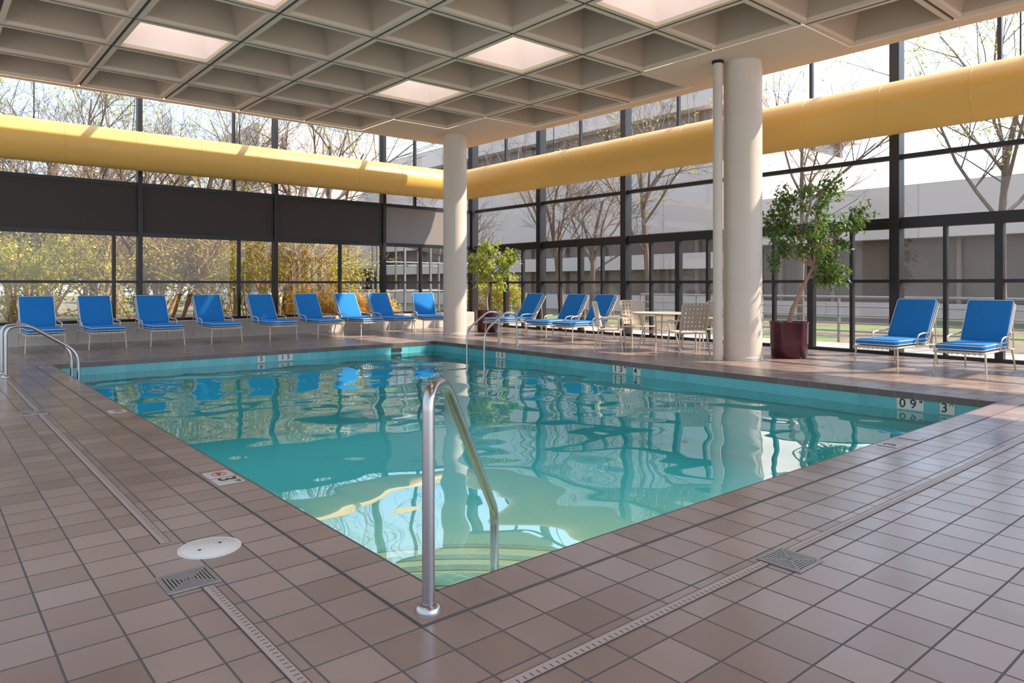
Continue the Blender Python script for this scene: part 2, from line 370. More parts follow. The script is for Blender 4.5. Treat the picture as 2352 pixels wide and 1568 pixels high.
marker((6.42,PY0-0.11,0.006),(1,0,0),(0,1,0),0.155,0.155,[],'worn blank coping tile',mt='worn')

mb=MB(); mb.box((8.0,PY1-0.016,-0.19),(8.25,PY1-0.001,-0.10)); 
mk('skimmer_opening',mb,['dark'],pool,label='dark skimmer slot in the tiled wall')

# drains
def grate(loc,lab):
    r=root('floor_drain',loc,label=lab,category='drain',group='square deck drains')
    mb=MB(); s=0.108
    mb.box((-s,-s,-0.001),(s,s,0.001)); mk('drain_well',mb,['dark'],r,loc=(0,0,0.001))
    mb=MB()
    for a,b in [((-s,-s),(s,-s+.009)),((-s,s-.009),(s,s)),((-s,-s+.009),(-s+.009,s-.009)),((s-.009,-s+.009),(s,s-.009))]:
        mb.box((a[0],a[1],0),(b[0],b[1],0.006))
    n=6
    for q in range(4):
        rot=Matrix.Rotation(q*math.pi/2,4,'Z')
        for i in range(1,n+1):
            y=0.008+i*(s-0.02)/n; w=y-0.006
            vs=[(-w,y-.004,0),(w,y-.004,0),(w,y+.004,0),(-w,y+.004,0)]
            vs=vs+[(a,b,0.006) for a,b,_ in vs]
            mb.add([rot@Vector(v) for v in vs],[(4,5,6,7),(0,1,5,4),(1,2,6,5),(2,3,7,6),(3,0,4,7)])
    for sg in (1,-1):
        rot=Matrix.Rotation(sg*math.pi/4,4,'Z'); vs=[(-.14,-.005,0),(.14,-.005,0),(.14,.005,0),(-.14,.005,0)]; vs=vs+[(a,b,.006) for a,b,_ in vs]
        mb.add([rot@Vector(v) for v in vs],[(4,5,6,7),(0,1,5,4),(1,2,6,5),(2,3,7,6),(3,0,4,7)])
    mk('grate',mb,['grate'],r,loc=(0,0,0.002)); return r
grate((0.92,3.29,0),'square steel drain grate set in tile beside round cover')
grate((3.15,1.70,0),'square steel drain grate in line with slotted channel')
grate((0.92,8.55,0),'square steel drain grate in tile deck')
def channel(a,b,axis,lab):
    r=root('drain_channel',(0,0,0),label=lab,category='drain channel',group='slotted deck channels')
    mb=MB(); w=0.022
    if axis=='Y': mb.box((a[0]-w,a[1],0.0005),(a[0]+w,b[1],0.004))
    else: mb.box((a[0],a[1]-w,0.0005),(b[0],a[1]+w,0.004))
    mk('channel_cover',mb,['channel'],r)
    mb=MB(); L=(b[1]-a[1]) if axis=='Y' else (b[0]-a[0]); n=int(L/0.03)
    for e_ in (-1,1):
        if axis=='Y': mb.box((a[0]+e_*(w+.002)-.002,a[1],0.0),(a[0]+e_*(w+.002)+.002,b[1],0.0035))
        else: mb.box((a[0],a[1]+e_*(w+.002)-.002,0.0),(b[0],a[1]+e_*(w+.002)+.002,0.0035))
    for i in range(n):
        s=0.018+i*0.03
        if axis=='Y': mb.box((a[0]-.004,a[1]+s-.002,0.004),(a[0]+.016,a[1]+s+.002,0.0044))
        else: mb.box((a[0]+s-.002,a[1]-.016,0.004),(a[0]+s+.002,a[1]+.004,0.0044))
    mk('channel_slots',mb,['slot'],r,kind='stuff')
channel((0.965,-1.0),(0.965,3.17),'Y','beige slotted drain channel running along pool deck')
channel((0.965,3.85),(0.965,8.43),'Y','metal slotted drain channel beside pool edge')
channel((0.965,8.67),(0.965,11.6),'Y','metal slotted drain channel beside pool edge')
channel((-1.0,1.76),(3.03,1.76),'X','beige slotted drain channel across pool deck')
channel((3.27,1.76),(9.6,1.76),'X','beige slotted drain channel beyond square grate')
r=root('skimmer_cover',(1.115,3.63,0),label='round white plastic skimmer lid in the deck',category='skimmer lid')
mb=MB(); mb.lathe([(0.146,0.0),(0.146,0.004),(0.138,0.006),(0.13,0.004),(0.125,0.008),(0.0001,0.009)],40)
mk('lid',mb,['white'],r,smooth=True)
for k in (-1,1):
    mb=MB(); mb.lathe([(0.009,0),(0.009,0.001)],16,(k*0.055,k*0.02,0.0085)); mk('finger_hole',mb,['slot'],r)

# handrails
def handrail(name,pts,lab,grp=None,rr=0.019,fil=0.12):
    o=root(name,pts[0],label=lab,category='handrail')
    if grp:o['group']=grp
    base=Vector(pts[0]); q=[Vector(p)-base for p in pts]
    mb=MB(); mb.tube(fillet(q,fil,10),rr,16); mk('rail',mb,['steel'],o,smooth=True)
    mb=MB(); mb.lathe([(0.052,0.0),(0.052,0.006),(0.046,0.022),(0.034,0.03),(0.028,0.032)],28); mk('flange',mb,['steel'],o,smooth=True)
handrail('handrail',[(1.56,2.36,0.006),(1.56,2.36,0.885),(1.74,2.51,0.885),(2.60,3.237,-0.02),(2.60,3.237,-0.60)],'curved brushed steel handrail at pool corner steps',fil=0.09,rr=0.0255)
for y in (12.15,12.75):
    handrail('ladder_rail',[(0.98,y,0),(0.98,y,0.70),(1.25,y,0.72),(1.86,y,0.30),(1.86,y,-0.9)],'curved steel grab rail over tiled pool edge','steel pool ladder rails',fil=0.2,rr=.022)
for y in (11.5,12.1):
    handrail('ladder_rail',[(9.85,y,0),(9.85,y,0.68),(9.55,y,0.72),(8.97,y,0.33),(8.97,y,-0.9)],'curved steel grab rail beside column','steel pool ladder rails',fil=0.2,rr=.022)

# ------------------------------------------------------------ walls
def frame_window(n,boxes,glass_quads,lab,nm='window'):
    o=root('%s_%d'%(nm,n),(0,0,0),kind='structure',label=lab)
    mb=MB()
    for a,b in boxes: mb.box(a,b)
    mk('frame',mb,['frame'],o,kind='structure')
    mb=MB()
    for q in glass_quads: mb.quad(q)
    mk('glass',mb,['glass'],o,kind='structure')
ZT=6.05; Z1,Z2,ZR=2.47,3.63,1.36
lx=[-2.45,0.79,4.03,7.27,10.51,XW-0.08]
sub_lo=(3.5,6.33,9.13,11.8)
for i in range(len(lx)-1):
    a,b=lx[i],lx[i+1]; y0,y1=YW-0.06,YW+0.06
    bx=[((a-.05,y0-.04,0.43),(a+.05,y1+.04,ZT))]
    for z,h in ((0.46,.035),(ZR,.03),(Z1,.05),(Z2,.045),(ZT-.05,.05)):
        bx.append(((a+.05,y0,z-h),(b-.05,y1,z+h)))
    for s in sub_lo:
        if a<s<b: bx.append(((s-.035,y0+.01,0.495),(s+.035,y1-.01,Z1-.05)))
    for s in (6.2,11.6):
        if a<s<b: bx.append(((s-.03,y0+.01,Z2+.045),(s+.03,y1-.01,ZT-.1)))
    g=[[(a+.05,YW,0.49),(b-.05,YW,0.49),(b-.05,YW,Z1-.05),(a+.05,YW,Z1-.05)],[(a+.05,YW,Z2+.045),(b-.05,YW,Z2+.045),(b-.05,YW,ZT-.1),(a+.05,YW,ZT-.1)]]
    frame_window(i+1,bx,g,'tall dark framed window bay looking onto trees')
mb=MB(); 
for i in range(len(lx)-1): mb.box((lx[i]+.05,YW-0.03,Z1+.05),(lx[i+1]-.05,YW+.03,Z2-.045),1 if i==4 else 0)
mk('wall_left',mb,['panel','panel_sunlit'],kind='structure',label='dark brown opaque spandrel panels between window rows')
mb=MB(); mb.box((-4.5,YW-.35,0.0),(XW-0.2,YW+.12,0.43)); mk('baseboard_left',mb,['sill'],kind='structure',label='cream raised sill ledge below windows')
# right wall
ry=[18.18,15.03,11.85,8.6,5.37,2.13,-1.1,-4.3]
for i in range(len(ry)-1):
    a,b=ry[i],ry[i+1]; x0,x1=XW-0.06,XW+0.06
    bx=[((x0-.06,b-.085,0),(x1+.06,b+.085,ZT))]
    if i==0: bx.append(((x0-.06,a-.02,0),(x1+.06,a+.2,ZT)))
    for z,h in ((Z1,.05),(Z2,.04),(ZT-.05,.05)):
        bx.append(((x0,b+.085,z-h),(x1,a-.085,z+h)))
    m=(a+b)/2
    bx.append(((x0+.02,m-.03,4.7),(x1-.02,m+.03,ZT-.1)))
    g=[[(XW,a-.085,Z1+.05),(XW,b+.085,Z1+.05),(XW,b+.085,ZT-.1),(XW,a-.085,ZT-.1)]]
    frame_window(i+6,bx,g,'tall dark framed glazing above glass doors')
    bx=[]; ya,yb=a-.085,b+.085
    bx.append(((x0,yb,0.0),(x1,ya,0.06))); bx.append(((x0,yb,ZR-.03),(x1,ya,ZR+.03))); bx.append(((x0,yb,Z1-.15),(x1,ya,Z1-.05)))
    bx.append(((x0-.01,m-.06,0.06),(x1+.01,m+.06,Z1-.15)))
    q=(a-b)/4
    for s in (m-q,m+q): bx.append(((x0+.01,s-.03,0.06),(x1-.01,s+.03,Z1-.15)))
    frame_window(i+1,bx,[[(XW,ya,0.06),(XW,yb,0.06),(XW,yb,Z1-.15),(XW,ya,Z1-.15)]],'dark framed glass terrace doors with mid rail','door')

# ceiling waffle
CZ=5.15; MS=1.53; GX0=2.44; GY1=15.95
EX,EY=11.95,16.15
mb=MB()
sky={(a,b) for a in (-3,0,3) for b in (2,4,6,8,10)}
NY=13; RB=0.10
xs=range(-3,6); ys=range(0,NY)
def ringq(c,h0,z0,h1,z1,mi):
    P=[(-1,-1),(1,-1),(1,1),(-1,1)]
    for i in range(4):
        a=P[i];b=P[(i+1)%4]
        mb.quad([(c[0]+a[0]*h0,c[1]+a[1]*h0,z0),(c[0]+a[0]*h1,c[1]+a[1]*h1,z1),(c[0]+b[0]*h1,c[1]+b[1]*h1,z1),(c[0]+b[0]*h0,c[1]+b[1]*h0,z0)],mi)
for ix in xs:
    for iy in ys:
        c=(GX0+MS*(ix+.5),GY1-MS*(iy+.5))
        solid=(ix,iy) in {(5,0),(4,0),(5,1),(5,5),(5,6)}
        h=MS/2
        if solid:
            mb.quad([(c[0]-h,c[1]-h,CZ),(c[0]-h,c[1]+h,CZ),(c[0]+h,c[1]+h,CZ),(c[0]+h,c[1]-h,CZ)],0); continue
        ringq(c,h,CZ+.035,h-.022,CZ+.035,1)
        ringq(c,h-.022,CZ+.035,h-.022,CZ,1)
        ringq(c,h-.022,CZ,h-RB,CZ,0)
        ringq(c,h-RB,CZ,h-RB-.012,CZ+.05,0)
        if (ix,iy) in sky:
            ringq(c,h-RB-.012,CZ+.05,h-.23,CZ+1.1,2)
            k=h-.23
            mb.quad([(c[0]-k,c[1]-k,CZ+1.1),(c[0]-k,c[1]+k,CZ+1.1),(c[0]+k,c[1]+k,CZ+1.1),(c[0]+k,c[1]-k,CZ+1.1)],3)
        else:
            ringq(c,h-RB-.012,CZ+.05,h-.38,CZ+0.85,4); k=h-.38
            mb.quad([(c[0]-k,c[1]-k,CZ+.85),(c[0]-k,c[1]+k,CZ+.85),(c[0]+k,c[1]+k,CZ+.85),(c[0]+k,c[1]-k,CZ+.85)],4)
gx1=GX0+6*MS; gx0=GX0-3*MS; gy0=GY1-NY*MS
mb.quad([(gx1,gy0,CZ),(gx1,EY,CZ),(EX,EY,CZ),(EX,gy0,CZ)],0)
mb.quad([(gx0,GY1,CZ),(gx0,EY,CZ),(gx1,EY,CZ),(gx1,GY1,CZ)],0)
mb.quad([(EX,gy0,CZ),(EX,EY,CZ),(EX,EY,6.15),(EX,gy0,6.15)],0)
mb.quad([(gx0,EY,CZ),(gx0,EY,6.15),(EX,EY,6.15),(EX,EY,CZ)],0)
mk('ceiling',mb,['concrete','groove','skywall','diffuser','coffer'],kind='structure',label='concrete waffle ceiling with tapered coffers and skylights')
mb=MB()
for y in ry: mb.box((EX,y-.05,ZT),(XW,y+.05,ZT+.12))
for x in lx: mb.box((x-.05,EY,ZT),(x+.05,YW,ZT+.12))
mk('trim_1',mb,['frame'],kind='structure',label='dark rafters of perimeter glass roof')

# columns
def column(x,y,r,lab):
    o=root('column',(x,y,0),label=lab,category='column',group='round structural columns')
    mb=MB(); mb.lathe([(r,0),(r,CZ)],48); mk('shaft',mb,['column'],o,smooth=True)
    mb=MB(); mb.lathe([(r+.012,0),(r+.012,.05),(r+.001,.06)],48,cap=False); mk('base_collar',mb,['column'],o,smooth=True)
column(10.73,14.99,0.305,'round cream concrete column at pool corner')
column(11.04,6.83,0.325,'round cream concrete column between plant and table')
o=root('downpipe',(10.59,7.03,0),label='slim cream vertical pipe standing beside round column',category='pipe')
mb=MB(); mb.lathe([(.083,0),(.083,CZ-.02)],24); mk('pipe',mb,['column'],o,smooth=True)
mb=MB(); mb.lathe([(.10,CZ-.05),(.10,CZ-.0)],24); mk('collar',mb,['frame'],o,smooth=True)

# duct
DX,DY,DZ,DR=12.75,17.62,4.30,0.44
mb=MB()
p=[(-4.5,DY,DZ),(DX,DY,DZ),(DX,-4.5,DZ)]
fp=fillet(p,0.55,6)
mb.tube(fp,DR,40,cap=True)
duct=mk('ventilation_duct',mb,['duct'],smooth=True,label='large round yellow painted ventilation duct along glass walls',category='duct')
def ring(c,axis):
    mb=MB(); pts=[]
    for j in range(40):
        a=2*math.pi*j/40
        pts.append((c[0],c[1]+DR*math.cos(a),c[2]+DR*math.sin(a)) if axis=='X' else (c[0]+DR*math.cos(a),c[1],c[2]+DR*math.sin(a)))
    mb.tube(pts,0.006,6,closed=True); mk('duct_seam',mb,['duct'],duct,smooth=True)
x=-3.0
while x<12: ring((x,DY,DZ),'X'); x+=1.35
y=-3.0
while y<17: ring((DX,y,DZ),'Y'); y+=1.35
for x in (1.9,6.0,10.0):
    mb=MB(); mb.tube([(x,DY,DZ+DR-.01),(x,DY,ZT+.02)],0.012,8); mk('hanger',mb,['frame'],duct)
for y in (13.4,8.0,3.2):
    mb=MB(); mb.tube([(DX,y,DZ+DR-.01),(DX,y,ZT+.02)],0.012,8); mk('hanger',mb,['frame'],duct)

# ------------------------------------------------------------ loungers (faces -Y, back at +Y)
def build_chaise(loc,rz,lab):
    o=root('chaise_lounge',loc,rz,label=lab,category='lounge chair',group='blue cushioned chaise lounges around the pool')
    W=0.31; z=0.33
    mb=MB()
    for s in (-1,1):
        mb.tube([(s*W,-.86,z),(s*W,.34,z),(s*W,.62,z-.02)],0.014,8)
        mb.tube([(s*W*.97,.30,z+.02),(s*W*.97,.72,.97)],0.013,8)
    mb.tube(fillet([(-W,-.86,z),(-W,-.90,z),(W,-.90,z),(W,-.86,z)],.03,4),0.014,8)
    mb.tube([(-W,.3,z),(W,.3,z)],0.012,8); mb.tube([(-W,.62,z-.02),(W,.62,z-.02)],.012,8)
    mb.tube(fillet([(-W*.97,.715,.96),(-W*.97,.725,.985),(W*.97,.725,.985),(W*.97,.715,.96)],.02,4),0.013,8)
    mb.tube([(-W,.60,.32),(-W*.97,.58,.76)],.009,6); mb.tube([(W,.60,.32),(W*.97,.58,.76)],.009,6)
    mk('frame',mb,['alu'],o,smooth=True)
    mb=MB()
    for i in range(14):
        yy=-.83+i*.083; mb.box((-W-.005,yy,z+.010),(W+.005,yy+.05,z+.016)); 
    for i in range(7):
        tt=.08+i*.13; yy=.31+.40*tt; zz=.37+.61*tt
        mb.add([(-W,yy+.012,zz),(W,yy+.012,zz),(W,yy+.040,zz+.045),(-W,yy+.040,zz+.045)],[(0,1,2,3)])
    for i in range(9):
        xx=-W+.03+i*.07; mb.box((xx-.015,-.918,z-.022),(xx+.015,-.914,z+.02))
    mk('strap_webbing',mb,['strap'],o)
    mb=MB()
    mb.rbox((0,-.29,z+.073),(.61,1.17,.088),.034,4,mi=0)
    zz=z+.073
    for dz in (-.028,.028):
        mb.tube(fillet([(-.303,-.873,zz+dz),(.303,-.873,zz+dz),(.303,.293,zz+dz),(-.303,.293,zz+dz)],.04,4,closed=True),.0065,6,1,closed=True)
    for yy in (-.48,-.1):
        mb.tube([(-.285,yy,zz+.042),(.285,yy,zz+.042)],.004,6,0)
    mk('seat_cushion',mb,['blue','piping'],o,smooth=True,label='blue fabric seat cushion with white piping')
    ang=math.atan2(.61,.40)
    mx=Matrix.Translation((0,.29,z+.07))@Matrix.Rotation(ang,4,'X')
    L=.74
    mb=MB(); mb.rbox((0,L/2,.04),(.61,L,.088),.034,4,mx=mx,mi=0)
    for dz in (.012,.068):
        pts=fillet([(-.303,.002,dz),(.303,.002,dz),(.303,L-.002,dz),(-.303,L-.002,dz)],.04,4,closed=True)
        mb.tube([mx@p for p in pts],.0065,6,1,closed=True)
    mk('back_cushion',mb,['blue','piping'],o,smooth=True,label='raised blue fabric back cushion with white piping')
    for s in (-1,1):
        mb=MB(); mb.tube([(s*W,-.80,z),(s*(W+.025),-.84,0.0)],[.014,.012],8); mk('leg',mb,['alu'],o,smooth=True)
        mb=MB(); mb.tube([(s*W,.50,z-.01),(s*(W+.025),.60,0.0)],[.014,.012],8); mk('leg',mb,['alu'],o,smooth=True)
        mb=MB(); mb.tube(fillet([(s*(W+.01),-.16,z),(s*(W+.045),-.20,.50),(s*(W+.045),-.05,.53),(s*(W+.045),.30,.53),(s*(W),.46,.58)],.08,5),.013,8)
        mk('armrest',mb,['alu'],o,smooth=True)
    return o
LB='cream framed chaise lounge with blue cushions beside window wall'
c0=build_chaise((1.93,16.95,0),0,'cream framed chaise lounge with blue cushions before leafy window')
for x,y,rz in [(2.98,16.95,0),(4.10,16.95,0.0),(5.32,16.95,0.0),(6.60,16.95,0.02),(7.80,16.95,0.0),(8.93,16.95,0.03),(9.93,16.98,-.02)]:
    dup(c0,(x,y,0),rz,label=LB)
dup(c0,(11.15,16.9,0),-.35,label='chaise lounge with blue cushions angled beside column')
for y,rz in ((14.15,0),(12.55,.05),(11.62,0.0)):
    dup(c0,(12.15,y,0),-math.pi/2+rz,label='chaise lounge with blue cushions near glass doors and table')
dup(c0,(12.2,4.70,0),-math.pi/2-.04,label='chaise lounge with blue cushions before glass doors beside potted tree')
dup(c0,(12.2,3.60,0),-math.pi/2+.02,label='chaise lounge with blue cushions before glass doors')

# ------------------------------------------------------------ dining chair (faces -Y)
def build_chair(loc,rz,lab):
    o=root('dining_chair',loc,rz,label=lab,category='chair',group='strap patio chairs')
    w=.27
    mb=MB()
    mb.tube(fillet([(-w,-.24,.42),(w,-.24,.42),(w,.22,.40),(-w,.22,.40)],.05,4,closed=True),.013,8,closed=True)
    mb.tube(fillet([(-w+.01,.20,.40),(-w-.0,.33,.95),(w,.33,.95),(w-.01,.20,.40)],.08,6),.014,8)
    mk('frame',mb,['alu'],o,smooth=True)
    mb=MB()
    for i in range(8):
        xx=-w+.035+i*.064; mb.add([(xx-.025,-.24,.433),(xx+.025,-.24,.433),(xx+.025,.22,.413),(xx-.025,.22,.413)],[(0,1,2,3)])
    for i in range(7):
        yy=-.20+i*.062; zz=.435-(yy+.24)*.043; mb.add([(-w,yy-.02,zz),(w,yy-.02,zz),(w,yy+.02,zz-.002),(-w,yy+.02,zz-.002)],[(0,1,2,3)])
    mk('seat',mb,['strap'],o,label='woven cream strap seat')
    mb=MB()
    for i in range(7):
        xx=-w+.045+i*.075; mb.add([(xx-.026,.212,.45),(xx+.026,.212,.45),(xx+.026,.328,.94),(xx-.026,.328,.94)],[(0,1,2,3)])
    for i in range(6):
        zz=.49+i*.08; yy=.20+(zz-.40)*.24-.004; mb.add([(-w,yy,zz-.027),(w,yy,zz-.027),(w,yy+.012,zz+.027),(-w,yy+.012,zz+.027)],[(0,1,2,3)])
    mk('backrest',mb,['strap'],o,label='woven cream strap lattice backrest')
    for s in (-1,1):
        mb=MB(); mb.tube([(s*w,-.22,.42),(s*(w+.03),-.27,0)],.016,8); mk('leg',mb,['alu'],o,smooth=True)
        mb=MB(); mb.tube([(s*w,.20,.40),(s*(w+.03),.28,0)],.016,8); mk('leg',mb,['alu'],o,smooth=True)
        mb=MB(); mb.tube(fillet([(s*w,-.18,.42),(s*(w+.04),-.22,.62),(s*(w+.04),-.05,.64),(s*(w+.03),.18,.62),(s*w,.27,.66)],.07,5),.015,8); mk('armrest',mb,['alu'],o,smooth=True)
    return o
TX,TY=11.3,8.85
def face(x,y): return math.atan2(TY-y,TX-x)+math.pi/2
cc=build_chair((10.55,9.45,0),face(10.55,9.45)-.3,'cream strap patio chair pulled up to round table')
for x,y,dr in ((11.75,9.75,.1),(11.05,7.98,-.2),(12.15,8.45,.1)):
    dup(cc,(x,y,0),face(x,y)+dr,label='cream strap patio chair at round table')
dup(cc,(12.6,2.65,0),-math.pi/2,label='cream strap patio chair beside chaise lounge')
o=root('patio_table',(TX,TY,0),label='round cream patio table with slim metal legs',category='table')
mb=MB(); mb.lathe([(0.50,.715),(0.53,.72),(0.535,.732),(0.53,.745),(0.50,.742),(0.001,.742)],48); mk('table_top',mb,['strap'],o,smooth=True)
for k in range(4):
    a=k*math.pi/2+.5; c,s=math.cos(a),math.sin(a)
    mb=MB(); mb.tube(fillet([(c*.40,s*.40,.715),(c*.30,s*.30,.40),(c*.42,s*.42,0)],.2,6),.015,8); mk('leg',mb,['alu'],o,smooth=True)
mb=MB(); mb.tube([(.33*math.cos(i*math.pi/12),.33*math.sin(i*math.pi/12),.36) for i in range(24)],.010,8,closed=True); mk('brace_ring',mb,['alu'],o,smooth=True)

# ------------------------------------------------------------ plants
def leaf(mb,p,d,up,L,Wd,mi=0):
    d=d.normalized(); sd=d.cross(up)
    if sd.length<.01: sd=Vector((1,0,0))
    sd.normalize(); n=sd.cross(d)
    a=p; b=p+d*L*.45+sd*Wd-n*L*.03; c=p+d*L; e=p+d*L*.45-sd*Wd-n*L*.03; m=p+d*L*.5+n*L*.05
    mb.add([a,b,c,e,m],[(0,1,4),(1,2,4),(2,3,4),(3,0,4)],mi)
def rv(r): 
    while True:
        v=Vector((r.uniform(-1,1),r.uniform(-1,1),r.uniform(-1,1)))
        if 0.01<v.length<1: return v
def ficus(loc,hpot,rpot,trunk,blobs,nleaf,seed,lab,lm,ls=1.0,spread=1.3):
    r=random.Random(seed)
    o=root('potted_tree',loc,label=lab,category='potted plant')
    mb=MB(); mb.lathe([(rpot*.86,0),(rpot*.93,.03),(rpot*.97,hpot*.4),(rpot,hpot-.04),(rpot*1.03,hpot-.02),(rpot*1.03,hpot),(rpot*.93,hpot),(rpot*.9,hpot-.07)],48,cap=False)
    mk('pot',mb,['pot'],o,smooth=True,label='glossy maroon cylindrical planter')
    mb=MB(); mb.lathe([(0.001,hpot-.05),(rpot*.91,hpot-.06)],32,cap=False); mk('soil',mb,['soil'],o)
    mb=MB(); tp=[Vector(p) for p in trunk]; n=len(tp)
    mb.tube(tp,[.045-.02*i/(n-1) for i in range(n)],10)
    ml=MB()
    for (bx,by,bz,br) in blobs:
        c=Vector((bx,by,bz)); st=tp[-1] if bz>tp[-1].z-.1 else tp[-2]
        mid=(st+c)/2+rv(r)*.08
        mb.tube([st,mid,c],[.024,.016,.009],6)
        tips=[]
        for k in range(12):
            e=c+rv(r)*br*spread; mb.tube([c+(mid-c)*.3*r.random(),(c+e)/2+rv(r)*.04,e],[.008,.006,.003],4); tips.append(e); tips.append(c.lerp(e,.6))
        for k in range(nleaf):
            t_=r.choice(tips); p=t_+rv(r)*.10
            d=rv(r); d.z-=.45
            leaf(ml,p,d,Vector((0,0,1))+rv(r)*.5,r.uniform(.07,.12)*ls,r.uniform(.018,.030)*ls)
    mk('trunk',mb,['fbark'],o,smooth=True); mk('foliage',ml,[lm],o,label='glossy green ficus leaves')
    return o
rt=Vector((.7638,-.6455,0)); fw=Vector((.6455,.7638,0))
def L3(l,z,f=0): v=rt*l+fw*f; return (v.x,v.y,z)
ficus((11.92,6.45,0),.64,.325,[L3(0,.58),L3(.06,.85),L3(.18,1.1),L3(.32,1.4),L3(.44,1.62)],
 [L3(-.15,1.95,.1)+(.28,),L3(.72,1.75,.0)+(.30,),L3(.1,2.3,-.1)+(.32,),L3(.85,2.2,.2)+(.36,),L3(.50,2.60,0)+(.36,),L3(.55,3.0,.0)+(.32,),L3(.0,2.75,.15)+(.28,),L3(1.25,2.5,.1)+(.28,),L3(.35,2.05,-.25)+(.3,),L3(.7,1.5,-.1)+(.2,),L3(-.2,2.4,.1)+(.25,)],290,3,'tall leaning ficus tree in maroon pot beside column','fleaf',1.05,1.3)
ficus((12.0,15.25,0),.60,.30,[L3(0,.55),L3(-.03,.9),L3(.05,1.2),L3(0,1.45)],
 [L3(-.2,1.6,0)+(.28,),L3(.3,1.5,0)+(.3,),L3(0,1.95,0)+(.35,),L3(.45,1.9,.1)+(.3,),L3(-.35,1.95,.1)+(.25,),L3(.1,2.3,0)+(.25,),L3(.65,2.05,.1)+(.2,)],240,5,'small bushy ficus tree in maroon pot near wall corner','fleaf2',1.15,1.4)

# ------------------------------------------------------------ outdoors
mb=MB(); mb.quad([(-60,YW+.12,-.18),(90,YW+.12,-.18),(90,110,-.18),(-60,110,-.18)]); mb.quad([(XW+.15,-40,-.18),(90,-40,-.18),(90,YW+.12,-.18),(XW+.15,YW+.12,-.18)])
mk('lawn',mb,['lawn'],label='grass and mulch grounds outside the windows',category='lawn')
mb=MB(); mb.box((XW+.15,-12,-.17),(16.2,YW,-.03)); mk('terrace',mb,['paver'],label='paved terrace strip outside glass doors',category='terrace')
o=root('terrace_railing',(16.4,0,-.17),label='grey metal horizontal bar railing along terrace',category='railing')
for z in (.40,.58,.76,.96,1.18):
    mb=MB(); mb.tube([(0,-6,z),(0,13.5,z)],.028 if z>1 else .018,8); mk('rail_bar',mb,['rail'],o,smooth=True)
for k in range(11):
    y=-6+k*1.95; mb=MB(); mb.box((-.025,y-.025,0),(.025,y+.025,1.18)); mk('rail_post',mb,['rail'],o)
def building(x0,y0,x1,y1,bands,ztop,lab,face,pitch=3.0,pier=False):
    o=root('building',(0,0,0),label=lab,category='building')
    mb=MB()
    for (za,zb) in bands: mb.box((x0,y0,za),(x1,y1,zb))
    mk('facade_band',mb,['bconc'],o)
    mb=MB(); mb.box((x0+.8,y0+.8,-.2),(x1-.8,y1-.8,ztop-.3)); mk('window_band',mb,['bglass'],o)
    mb=MB()
    if face!='Y':
        y=y0+pitch/2
        while y<y1:
            mb.box((x0+.60,y-.08,-.2),(x0+.85,y+.08,ztop-.4)); y+=pitch
    if face!='X':
        x=x0+pitch/2
        while x<x1:
            mb.box((x-.08,y0+.6,-.2),(x+.08,y0+.85,ztop-.4)); x+=pitch
    mk('pier',mb,['louver'],o)
    mb=MB()
    for (za,zb) in bands:
        y=y0+pitch
        while y<y1: mb.box((x0-.01,y-.015,za),(x0,y+.015,zb)); y+=pitch*1.5
        x=x0+pitch
        while x<x1: mb.box((x-.015,y0-.01,za),(x+.015,y0,zb)); x+=pitch*1.5
        if zb-za>3: mb.box((x0-.012,y0,(za+zb)/2-.02),(x0,y1,(za+zb)/2+.02))
    mk('panel_joint',mb,['joint'],o)
building(32,-30,44,19.9,[(3.25,5.5),(-.2,.5)],5.5,'low pinkish concrete building with dark window band','X',2.6,True)
building(30,20.0,46,60,[(-.2,.7),(2.1,2.9),(4.0,9.0),(10.2,11.5)],11.5,'multistorey pale concrete office building with ribbon windows','XY',3.2)
building(19.5,52,29.5,62,[(-.2,.7),(2.6,5.0),(6.7,9.0),(10.7,13.4)],13.4,'grey concrete block behind bare trees','XY',3.0)
o=root('greenhouse',(17.6,25.5,-.18),label='small glazed pavilion with sloped roof near building',category='greenhouse')
mb=MB(); Wg,Dg,H1,H2=3.2,5.0,3.0,4.1
for i in range(6):
    x=-Wg+2*Wg*i/5; z=H2-(H2-H1)*i/5
    mb.box((x-.04,-.04,0),(x+.04,.04,z)); mb.box((x-.04,Dg-.04,0),(x+.04,Dg+.04,z))
    mb.add([(x-.04,0,z),(x+.04,0,z),(x+.04,Dg,z),(x-.04,Dg,z),(x-.04,0,z+.08),(x+.04,0,z+.08),(x+.04,Dg,z+.08),(x-.04,Dg,z+.08)],[(3,2,1,0),(4,5,6,7),(0,1,5,4),(1,2,6,5),(2,3,7,6),(3,0,4,7)])
for y in (0,Dg): mb.tube([(-Wg,y,H2+.05),(Wg,y,H1+.05)],.06,6); mb.tube([(-Wg,y,1.2),(Wg,y,1.2)],.03,6); mb.tube([(-Wg,y,2.4),(Wg,y,2.4)],.03,6)
mk('frame',mb,['rail'],o)
mb=MB(); mb.quad([(-Wg,0,H2),(Wg,0,H1),(Wg,Dg,H1),(-Wg,Dg,H2)]); mb.quad([(-Wg,0,0),(Wg,0,0),(Wg,0,H1),(-Wg,0,H2)]); mk('glass',mb,['glass'],o)

